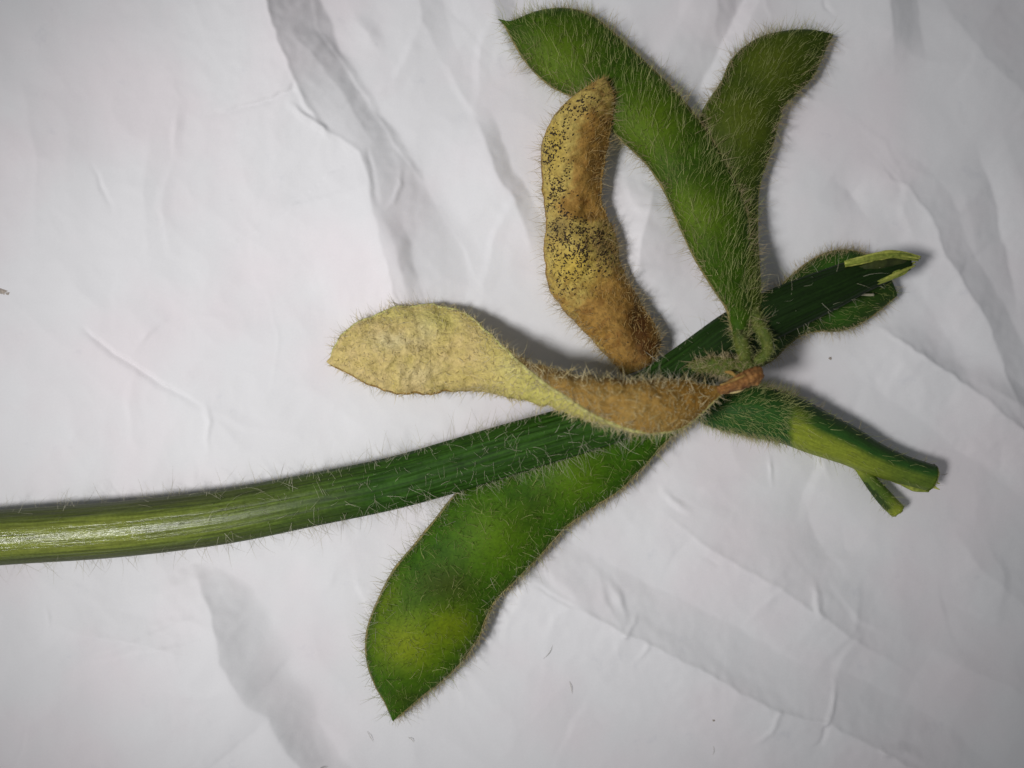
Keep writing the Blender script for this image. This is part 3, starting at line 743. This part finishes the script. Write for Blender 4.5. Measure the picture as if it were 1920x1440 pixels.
podC['label'] = 'large bright green pod with three seed bulges at the bottom'
hairs('hair', SC, H_GREEN, podC, 0.006936, (11.2, 45.4), 0.359, lean=0.45, rand=0.4, bias=(0.15, 0.6, 0), weight=w_top, seed=31, curl=0.5)
hairs('hair', SC, H_GREY, podC, 0.0255, (12.6, 41), 0.34, lean=0.15, rand=0.5, weight=lambda s: w_edges(s, 8), seed=32)
hairs('hair', SC, H_FUZZ, podC, 0.012, (7, 18), 0.36, lean=0.9, rand=0.9, weight=w_top, seed=91, curl=0.8)
for (o, s_), dn in zip(suture(podC, SC, m_seam_t, r=3.2), (0.006, 0.05)):
    hairs('hair', s_, H_TAN, podC, dn * 1.4, (10, 26), 0.48, lean=0.9, rand=0.8, seed=33)

# dark pod at the upper right (behind)
st = [(1412, 622, 1434, 610), (1404, 600, 1430, 596), (1394, 575, 1428, 572), (1385, 500, 1424, 500), (1368, 430, 1420, 430), (1345, 360, 1424, 350), (1320, 290, 1445, 285), (1311, 235, 1459, 232), (1325, 195, 1470, 200), (1352, 155, 1492, 177),
      (1370, 115, 1522, 146), (1400, 85, 1538, 115), (1440, 65, 1549, 90), (1500, 56, 1555, 76), (1560, 64, 1563, 66)]
podB, SB = pod('pod', st, [158, 152, 140, 92, 50, 36, 32, 31, 31, 31, 31, 31, 30, 28, 26], [26] * 15, m_podB, sprig, seeds=[(1392, 225, 56, 7), (1448, 120, 58, 7)])
podB['label'] = 'dark olive green pod at the upper right, behind the long green one'
hairs('hair', SB, H_GREEN, podB, 0.009392, (11.2, 36.7), 0.272, lean=0.5, rand=0.4, bias=(0.3, 0.6, 0), weight=w_top, seed=41)
hairs('hair', SB, H_TAN, podB, 0.0595, (11.2, 38.9), 0.34, lean=0.1, rand=0.55, weight=lambda s: w_edges(s, 8), seed=42)
hairs('hair', SB, H_FUZZ, podB, 0.018, (7, 18), 0.36, lean=0.9, rand=0.9, weight=w_top, seed=93, curl=0.8)
suture(podB, SB, m_seam_g, r=2.6)

# long green pod on top of it
st = [(1376, 636, 1402, 636), (1368, 606, 1404, 608), (1362, 580, 1412, 584), (1332, 534, 1410, 528), (1301, 482, 1408, 468), (1272, 420, 1402, 405), (1245, 358, 1382, 345), (1211, 307, 1350, 285), (1165, 263, 1310, 225), (1125, 218, 1262, 167),
      (1085, 188, 1215, 122), (1040, 166, 1165, 75), (1005, 138, 1110, 30), (978, 105, 1060, 16), (958, 70, 1005, 22), (945, 47, 962, 40), (934, 37, 937, 36)]
podA, SA = pod('pod', st, [162, 160, 150, 108, 76, 60, 54, 50, 47, 43, 38, 34, 32, 32, 31, 30, 30], [28] * 17, m_podA, sprig,
               seeds=[(1045, 118, 70, 9), (1212, 238, 68, 9), (1300, 400, 62, 7)],
               masks={'dark': blobs(blob(1130, 130, 30, 40, .3), blob(1330, 330, 40, 50, .35), blob(965, 60, 20, 30, .4))})
podA['label'] = 'long green pod running to the top, covered in pale hairs'
hairs('hair', SA, H_GREEN, podA, 0.01071, (12.6, 49.7), 0.346, lean=0.5, rand=0.4, bias=(0.25, 0.75, 0), weight=w_top, seed=51, curl=0.45)
hairs('hair', SA, H_TAN, podA, 0.034, (12.6, 41), 0.34, lean=0.15, rand=0.55, weight=lambda s: w_edges(s, 8), seed=52)
hairs('hair', SA, H_FUZZ, podA, 0.02, (7, 18), 0.36, lean=0.9, rand=0.9, weight=w_top, seed=92, curl=0.8)
for (o, s_), dn in zip(suture(podA, SA, m_seam_t, r=2.8), (0.012, 0.016)):
    hairs('hair', s_, H_TAN, podA, dn * 1.4, (8, 18), 0.42, lean=0.9, rand=0.8, seed=53)

# brown speckled pod
st = [(1172, 704, 1222, 684), (1155, 684, 1237, 652), (1130, 657, 1229, 615), (1108, 632, 1210, 583), (1079, 603, 1189, 550), (1052, 572, 1173, 522), (1032, 540, 1161, 490), (1023, 505, 1154, 453),
      (1022, 465, 1143, 420), (1025, 425, 1129, 388), (1023, 380, 1127, 348), (1017, 330, 1133, 307), (1017, 285, 1141, 265), (1026, 247, 1146, 230), (1043, 215, 1150, 200), (1068, 187, 1149, 176), (1100, 163, 1143, 160), (1130, 145, 1133, 144)]
podD, SD = pod('pod', st, [60, 50, 42, 38, 35, 35, 35, 35, 36, 38, 41, 45, 51, 59, 68, 76, 82, 86], [30] * 18, m_spk, sprig,
               seeds=[(1092, 470, 46, 22), (1062, 280, 40, 14), (1140, 590, 44, 12), (1100, 190, 30, 6), (1125, 330, 26, -13), (1108, 398, 30, -12), (1195, 610, 22, -11), (1120, 545, 20, -7)], wrinkle=9.5, wscale=40,
               masks={'brown': firm(blobs(blob(1118, 255, 36, 56, 1, 8), blob(1110, 330, 42, 50, 1), blob(1095, 392, 56, 24, 1), blob(1165, 560, 50, 66, 1, -30), blob(1120, 600, 46, 36, .9), blob(1045, 565, 25, 25, .6), blob(1185, 655, 60, 50, 1))),
                      'rustdot': lambda PX, PY, *k: np.clip((gnoise(PX / 16, PY / 16, 29) + 0.4 * gnoise(PX / 6, PY / 6, 30) - 0.16) / 0.3, 0, 0.65) * np.clip((PX - 1060) / 40 + (PY > 520), 0, 1),
                      'dark': blobs(blob(1195, 610, 26, 50, 1.0, -12), blob(1215, 655, 22, 30, .7), blob(1125, 310, 14, 30, .4), blob(1110, 405, 8, 4, .8), blob(1140, 235, 10, 16, .3)),
                      'gold': blobs(blob(1078, 500, 40, 34, .8), blob(1040, 270, 14, 50, .6)),
                      'ash': blobs(blob(1128, 462, 18, 26, .8), blob(1046, 425, 20, 16, .7))})
podD['label'] = 'dry golden brown pod speckled with black dots'
hairs('hair', SD, H_BROWN, podD, 0.0306, (5.6, 19.4), 0.408, lean=0.8, rand=0.6, seed=61,
      weight=lambda s: w_top(s) * np.where((s['PY'][:-1] > 520) | (s['PX'][:-1] > 1095), 1.0, 0.15))
hairs('hair', SD, H_TAN, podD, 0.034, (11.2, 36.7), 0.34, lean=0.1, rand=0.5, seed=62, weight=lambda s: w_edges(s, 8) * np.where(s['PY'][:-1] > 560, 2.2, 1.0))
suture(podD, SD, m_seam_d, r=2.6)
# black fungal dots, each a small raised grain
def speckles(surf, parent):
    g = np.random.default_rng(5)
    V = surf['V']; PX = surf['PX']; PY = surf['PY']; ph = surf['ph']
    top = np.sin(ph) > 0.12
    dens = (1.4 * np.exp(-((PX - 1040) / 24) ** 2 - ((PY - 360) / 110) ** 2) + 1.6 * np.exp(-((PX - 1085) / 52) ** 2 - ((PY - 465) / 48) ** 2)
            + 1.1 * np.exp(-((PX - 1085) / 40) ** 2 - ((PY - 205) / 26) ** 2) + 0.8 * np.exp(-((PX - 1040) / 20) ** 2 - ((PY - 260) / 45) ** 2)
            + 0.9 * np.exp(-((PX - 1128) / 20) ** 2 - ((PY - 470) / 40) ** 2) + 0.7 * np.exp(-((PX - 1065) / 24) ** 2 - ((PY - 540) / 24) ** 2) + 0.03)
    dens *= 1 - 0.92 * np.exp(-((PX - 1120) / 28) ** 2 - ((PY - 300) / 85) ** 2)
    dens *= np.clip(0.7 + 1.3 * gnoise(PX / 22, PY / 22, 77), 0.1, 1.6)
    dens = dens ** 1.5
    N, M = V.shape[:2]
    a = V[:-1]; b = V[1:]; d = np.roll(V, -1, 1)[:-1]
    nrm = np.cross(d - a, b - a); area = np.linalg.norm(nrm, axis=-1); nrm = unit(nrm)
    nrm *= np.sign(np.sum(nrm * (a - surf['C'][:-1, None]), -1))[..., None]
    w = area * dens[:-1] * top[None]
    n = 1350
    idx = g.choice(w.size, n, p=(w / w.sum()).ravel()); i, j = np.unravel_index(idx, w.shape)
    s = g.random((n, 1)); t = g.random((n, 1))
    P = a[i, j] + (b[i, j] - a[i, j]) * s + (d[i, j] - a[i, j]) * t
    Nn = nrm[i, j]
    A = unit(np.cross(Nn, unit(g.normal(size=(n, 3))))); B = np.cross(Nn, A)
    ra = 1.1 + 3.0 * g.random((n, 1)) ** 1.5; rb = g.uniform(0.9, 1.8, (n, 1)); h = g.uniform(0.5, 1.0, (n, 1))
    q = np.linspace(0, 2 * np.pi, 6, endpoint=False)
    base = P[:, None] - Nn[:, None] * 0.5 + A[:, None] * (ra * np.cos(q))[..., None] + B[:, None] * (rb * np.sin(q))[..., None]
    mid = P[:, None] + Nn[:, None] * (h * 0.7)[..., None] + 0.75 * (A[:, None] * (ra * np.cos(q))[..., None] + B[:, None] * (rb * np.sin(q))[..., None])
    tip = (P + Nn * h)[:, None]
    allv = np.concatenate([base, mid, tip], 1)      # 13 per dot
    o = np.arange(n)[:, None] * 13; k = np.arange(6)[None]; k2 = (k + 1) % 6
    F = np.concatenate([np.stack([o + k, o + k2, o + 6 + k2], -1).reshape(-1, 3), np.stack([o + k, o + 6 + k2, o + 6 + k], -1).reshape(-1, 3),
                        np.stack([o + 6 + k, o + 6 + k2, o + 12 + 0 * k], -1).reshape(-1, 3)])
    ob = mesh_obj('black_speck', allv.reshape(-1, 3), F, m_speck, parent); ob['kind'] = 'stuff'
speckles(SD, podD)

# twisted tan pod lying over the stem (stalk end first)
tw = [(1356, 729, 6), (1327, 740, 19), (1292, 750, 38), (1255, 759, 49), (1212, 762, 53), (1170, 758, 53), (1130, 750, 53), (1100, 744, 53), (1070, 737, 52), (1030, 727, 52), (985, 714, 54), (950, 703, 56),
      (910, 686, 60), (870, 669, 70), (840, 659, 79), (800, 655, 82), (752, 656, 80), (705, 659, 68), (664, 664, 48), (640, 671, 28), (624, 677, 11), (613, 678, 1.5)]
tilt = [178, 176, 172, 166, 156, 144, 131, 119, 106, 90, 70, 52, 32, 14, 4, 0, -3, -3, 0, 0, 0, 0]
zt = [178, 184, 192, 200, 204, 202, 199, 194, 180, 150, 110, 82, 60, 46, 39, 36, 34, 32, 31, 30, 28, 28]
tkk = [20, 28, 34, 38, 40, 40, 40, 40, 39, 38, 38, 36, 30, 26, 24, 24, 24, 23, 22, 20, 18, 14]
def sidem(fn): return lambda PX, PY, U, v, ph: fn(PX, PY)
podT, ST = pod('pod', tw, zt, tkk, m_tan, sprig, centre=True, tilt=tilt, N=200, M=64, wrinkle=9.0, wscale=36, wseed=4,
               seeds=[(0.80, 0.0, 0.09, 7), (0.22, 0.0, 0.09, 5), (0.62, 0, 0.06, 3)],
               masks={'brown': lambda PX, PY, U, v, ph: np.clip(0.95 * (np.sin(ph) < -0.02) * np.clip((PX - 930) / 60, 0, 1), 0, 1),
                      'painted_shade': lambda PX, PY, U, v, ph: np.clip(blob(1100, 706, 90, 14, .8, 4)(PX, PY), 0, 1) * (np.sin(ph) < 0),  # shadow along the upper side, painted as a darker brown band
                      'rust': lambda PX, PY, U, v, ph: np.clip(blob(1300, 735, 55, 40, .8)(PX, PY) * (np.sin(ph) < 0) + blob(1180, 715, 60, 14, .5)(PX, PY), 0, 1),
                      'pale': lambda PX, PY, U, v, ph: np.clip((blob(735, 640, 36, 16, .75)(PX, PY) + blob(800, 620, 20, 30, .5)(PX, PY) + blob(965, 695, 24, 14, .7, 30)(PX, PY) + blob(790, 700, 50, 20, .35)(PX, PY)), 0, 1) * (np.sin(ph) > 0),
                      'lime': lambda PX, PY, U, v, ph: np.clip(np.clip((PX - 880) / 120, 0, 1) * 0.9 + blob(830, 600, 40, 26, .6)(PX, PY) + blob(740, 590, 60, 14, .5)(PX, PY), 0, 1) * (np.sin(ph) > 0)})
podT['label'] = 'dry straw coloured pod twisted over the stem, its far half brown'
hairs('hair', ST, H_STRAW, podT, 0.026, (4, 13), 0.5, lean=0.35, rand=0.9, seed=71, curl=0.7)
hairs('hair', ST, H_STRAW, podT, 0.006, (12, 30), 0.62, lean=0.3, rand=1.1, seed=72, curl=0.6, weight=lambda s: np.repeat(np.interp(np.linspace(0, 1, s['N'] - 1), [0, .1, .3, .6, .62, 1], [.4, 1, 1.2, .8, .1, .1])[:, None], s['M'], 1))
hairs('hair', ST, H_GREY, podT, 0.024, (12, 32), 0.36, lean=0.1, rand=0.55, seed=73, weight=lambda s: w_edges(s, 8))
sut = suture(podT, ST, m_seam_l, sides=(1,), r=3.2) + suture(podT, ST, m_seam_d, sides=(-1,), r=3.0)
hairs('hair', sut[0][1], H_STRAW, podT, 0.0357, (5.6, 21.6), 0.544, lean=0.2, rand=0.9, seed=74)
hairs('hair', sut[1][1], H_STRAW, podT, 0.02975, (5.6, 21.6), 0.544, lean=0.2, rand=0.9, seed=75)

# ------------------------------------------------------------------ stalks of the pods at the node
o, s_ = tube('pedicel', [(1388, 612, 161, 9), (1388, 630, 163, 13), (1391, 648, 163, 13), (1395, 666, 161, 12.5), (1401, 690, 154, 13), (1404, 704, 146, 12)], m_ped, podA, N=60, M=20, wob=0.15,
             masks={'dk': lambda PX, PY, U, c: blob(1394, 622, 13, 12, .9)(PX, PY)})
hairs('hair', s_, H_GREEN, podA, 0.051, (4.9, 16.2), 0.34, lean=0.3, rand=0.7, seed=81)
o, s_ = tube('pedicel', [(1411, 574, 140, 8), (1416, 594, 152, 11.5), (1424, 613, 159, 12), (1435, 632, 162, 11.5), (1439, 655, 160, 11), (1429, 671, 156, 10), (1412, 679, 150, 10)], m_ped, podB, N=60, M=20, wob=0.12)
hairs('hair', s_, H_GREEN, podB, 0.051, (4.2, 14), 0.34, lean=0.2, rand=0.7, seed=82)
o, s_ = tube('flower_stalk', [(1290, 690, 140, 12), (1330, 684, 148, 17), (1370, 690, 150, 20), (1400, 694, 148, 18), (1414, 700, 144, 10)], m_ped, sprig, N=50, M=20, wob=0.2)
hairs('hair', s_, H_TAN, o, 0.085, (7, 23.8), 0.408, lean=-0.3, rand=0.8, seed=83)
o, s_ = tube('dry_pedicel', [(1344, 733, 182, 7), (1362, 727, 186, 10), (1384, 718, 188, 14), (1405, 708, 188, 17), (1420, 703, 186, 16), (1427, 702, 184, 9)], m_rust, podT, N=50, M=18, flute=0.12, nfl=5, wob=0.25)
sliver('torn_fibre', [(1366, 737, 180, 1.5), (1384, 733, 184, 3.5), (1398, 727, 186, 1.2)], H_STRAW, podT, 0.6)
sliver('torn_fibre', [(1359, 697, 178, 1.2), (1370, 699, 184, 3.6), (1382, 707, 186, 2)], m_seam_d, podT, 0.6)
sliver('torn_fibre', [(1350, 722, 190, 1.2), (1376, 713, 200, 2.6), (1398, 703, 202, 1.4)], m_seam_d, podT, 0.6)

# ------------------------------------------------------------------ bits lying on the paper
def crumb(name, cx, cy, rx, ry, h, mat, seed, label):
    g = np.random.default_rng(seed); n, k = 16, 6
    ph = np.linspace(0, 2 * np.pi, n, endpoint=False)
    rag = 1 + 0.3 * np.sin(2 * ph + g.uniform(0, 6)) * g.random() + 0.18 * g.normal(size=n)
    zc_ = float(paper_z(cx - 960, 720 - cy))
    rows = []
    for q in range(k):
        e = q / (k - 1) * np.pi / 2
        rows.append(np.stack([cx - 960 + rx * rag * np.cos(ph) * math.cos(e), 720 - cy + ry * rag * np.sin(ph) * math.cos(e), zc_ - 0.5 + h * math.sin(e) * (1 + 0.3 * g.normal(size=n)) + 0 * ph], -1))
    o = mesh_obj(name, np.array(rows).reshape(-1, 3), grid_faces(k, n), mat, None)
    o['label'] = label; o['category'] = 'crumb'
    return o
m_crumb = tissue('brown_crumb', srgb(176, 166, 156), vary=srgb(150, 140, 130), nscale=2500, namt=0.3, rough=0.8)
crumb('plant_crumb', 6, 548, 14, 7, 0.8, m_crumb, 1, 'small grey brown crumb at the left edge of the paper')
crumb('plant_crumb', 1558, 672 , 3.0, 3.0, 2.0, m_crumb, 2, 'tiny speck on paper below the dark green pod')
crumb('plant_crumb', 1337, 1348, 2.6, 2.6, 1.5, m_crumb, 3, 'tiny grey speck alone on the lower right paper')

def loose(paths, name):
    vs, fs, sh = [], [], []
    for pi, (pts, r) in enumerate(paths):
        q = catmull(np.asarray(pts, float), 10)
        Cc = P2W(q[:, 0], q[:, 1], np.zeros(10)); Cc[:, 2] = paper_z(Cc[:, 0], Cc[:, 1]) + r + 0.4 + 3 * np.sin(np.linspace(0, np.pi, 10))
        T = unit(np.gradient(Cc, axis=0)); A = unit(np.cross(T, [0, 0, 1.0])); B = np.cross(A, T)
        ph = np.linspace(0, 2 * np.pi, 4, endpoint=False)
        rr = 0.55 * r * np.sin(np.linspace(0.3, np.pi - 0.15, 10))[:, None]
        V = Cc[:, None] + A[:, None] * (rr * np.cos(ph))[..., None] + B[:, None] * (rr * np.sin(ph))[..., None]
        fs.append(grid_faces(10, 4) + len(vs) * 40); vs.append(V.reshape(-1, 3)); sh.append(np.full(40, (pi * 0.37) % 1))
    o = mesh_obj(name, np.vstack(vs), np.vstack(fs), hair_mat('loose_hair', srgb(170, 164, 150), srgb(205, 198, 180)), None, {'shade': np.concatenate(sh)})
    o['kind'] = 'stuff'; o['label'] = 'fine loose plant hairs scattered on the white paper'; o['category'] = 'loose hairs'
loose([([(598, 1440), (605, 1434), (616, 1435)], 1.0), ([(688, 1372), (694, 1380), (700, 1392)], 0.7), ([(1068, 1278), (1071, 1290), (1073, 1302)], 0.9), ([(1036, 1208), (1030, 1222), (1018, 1236)], 0.6),
       ([(1337, 1398), (1338, 1408), (1336, 1416)], 0.5), ([(765, 1383), (772, 1385), (776, 1392)], 0.8), ([(1765, 889), (1772, 890), (1780, 887)], 0.8)], 'loose_hair')
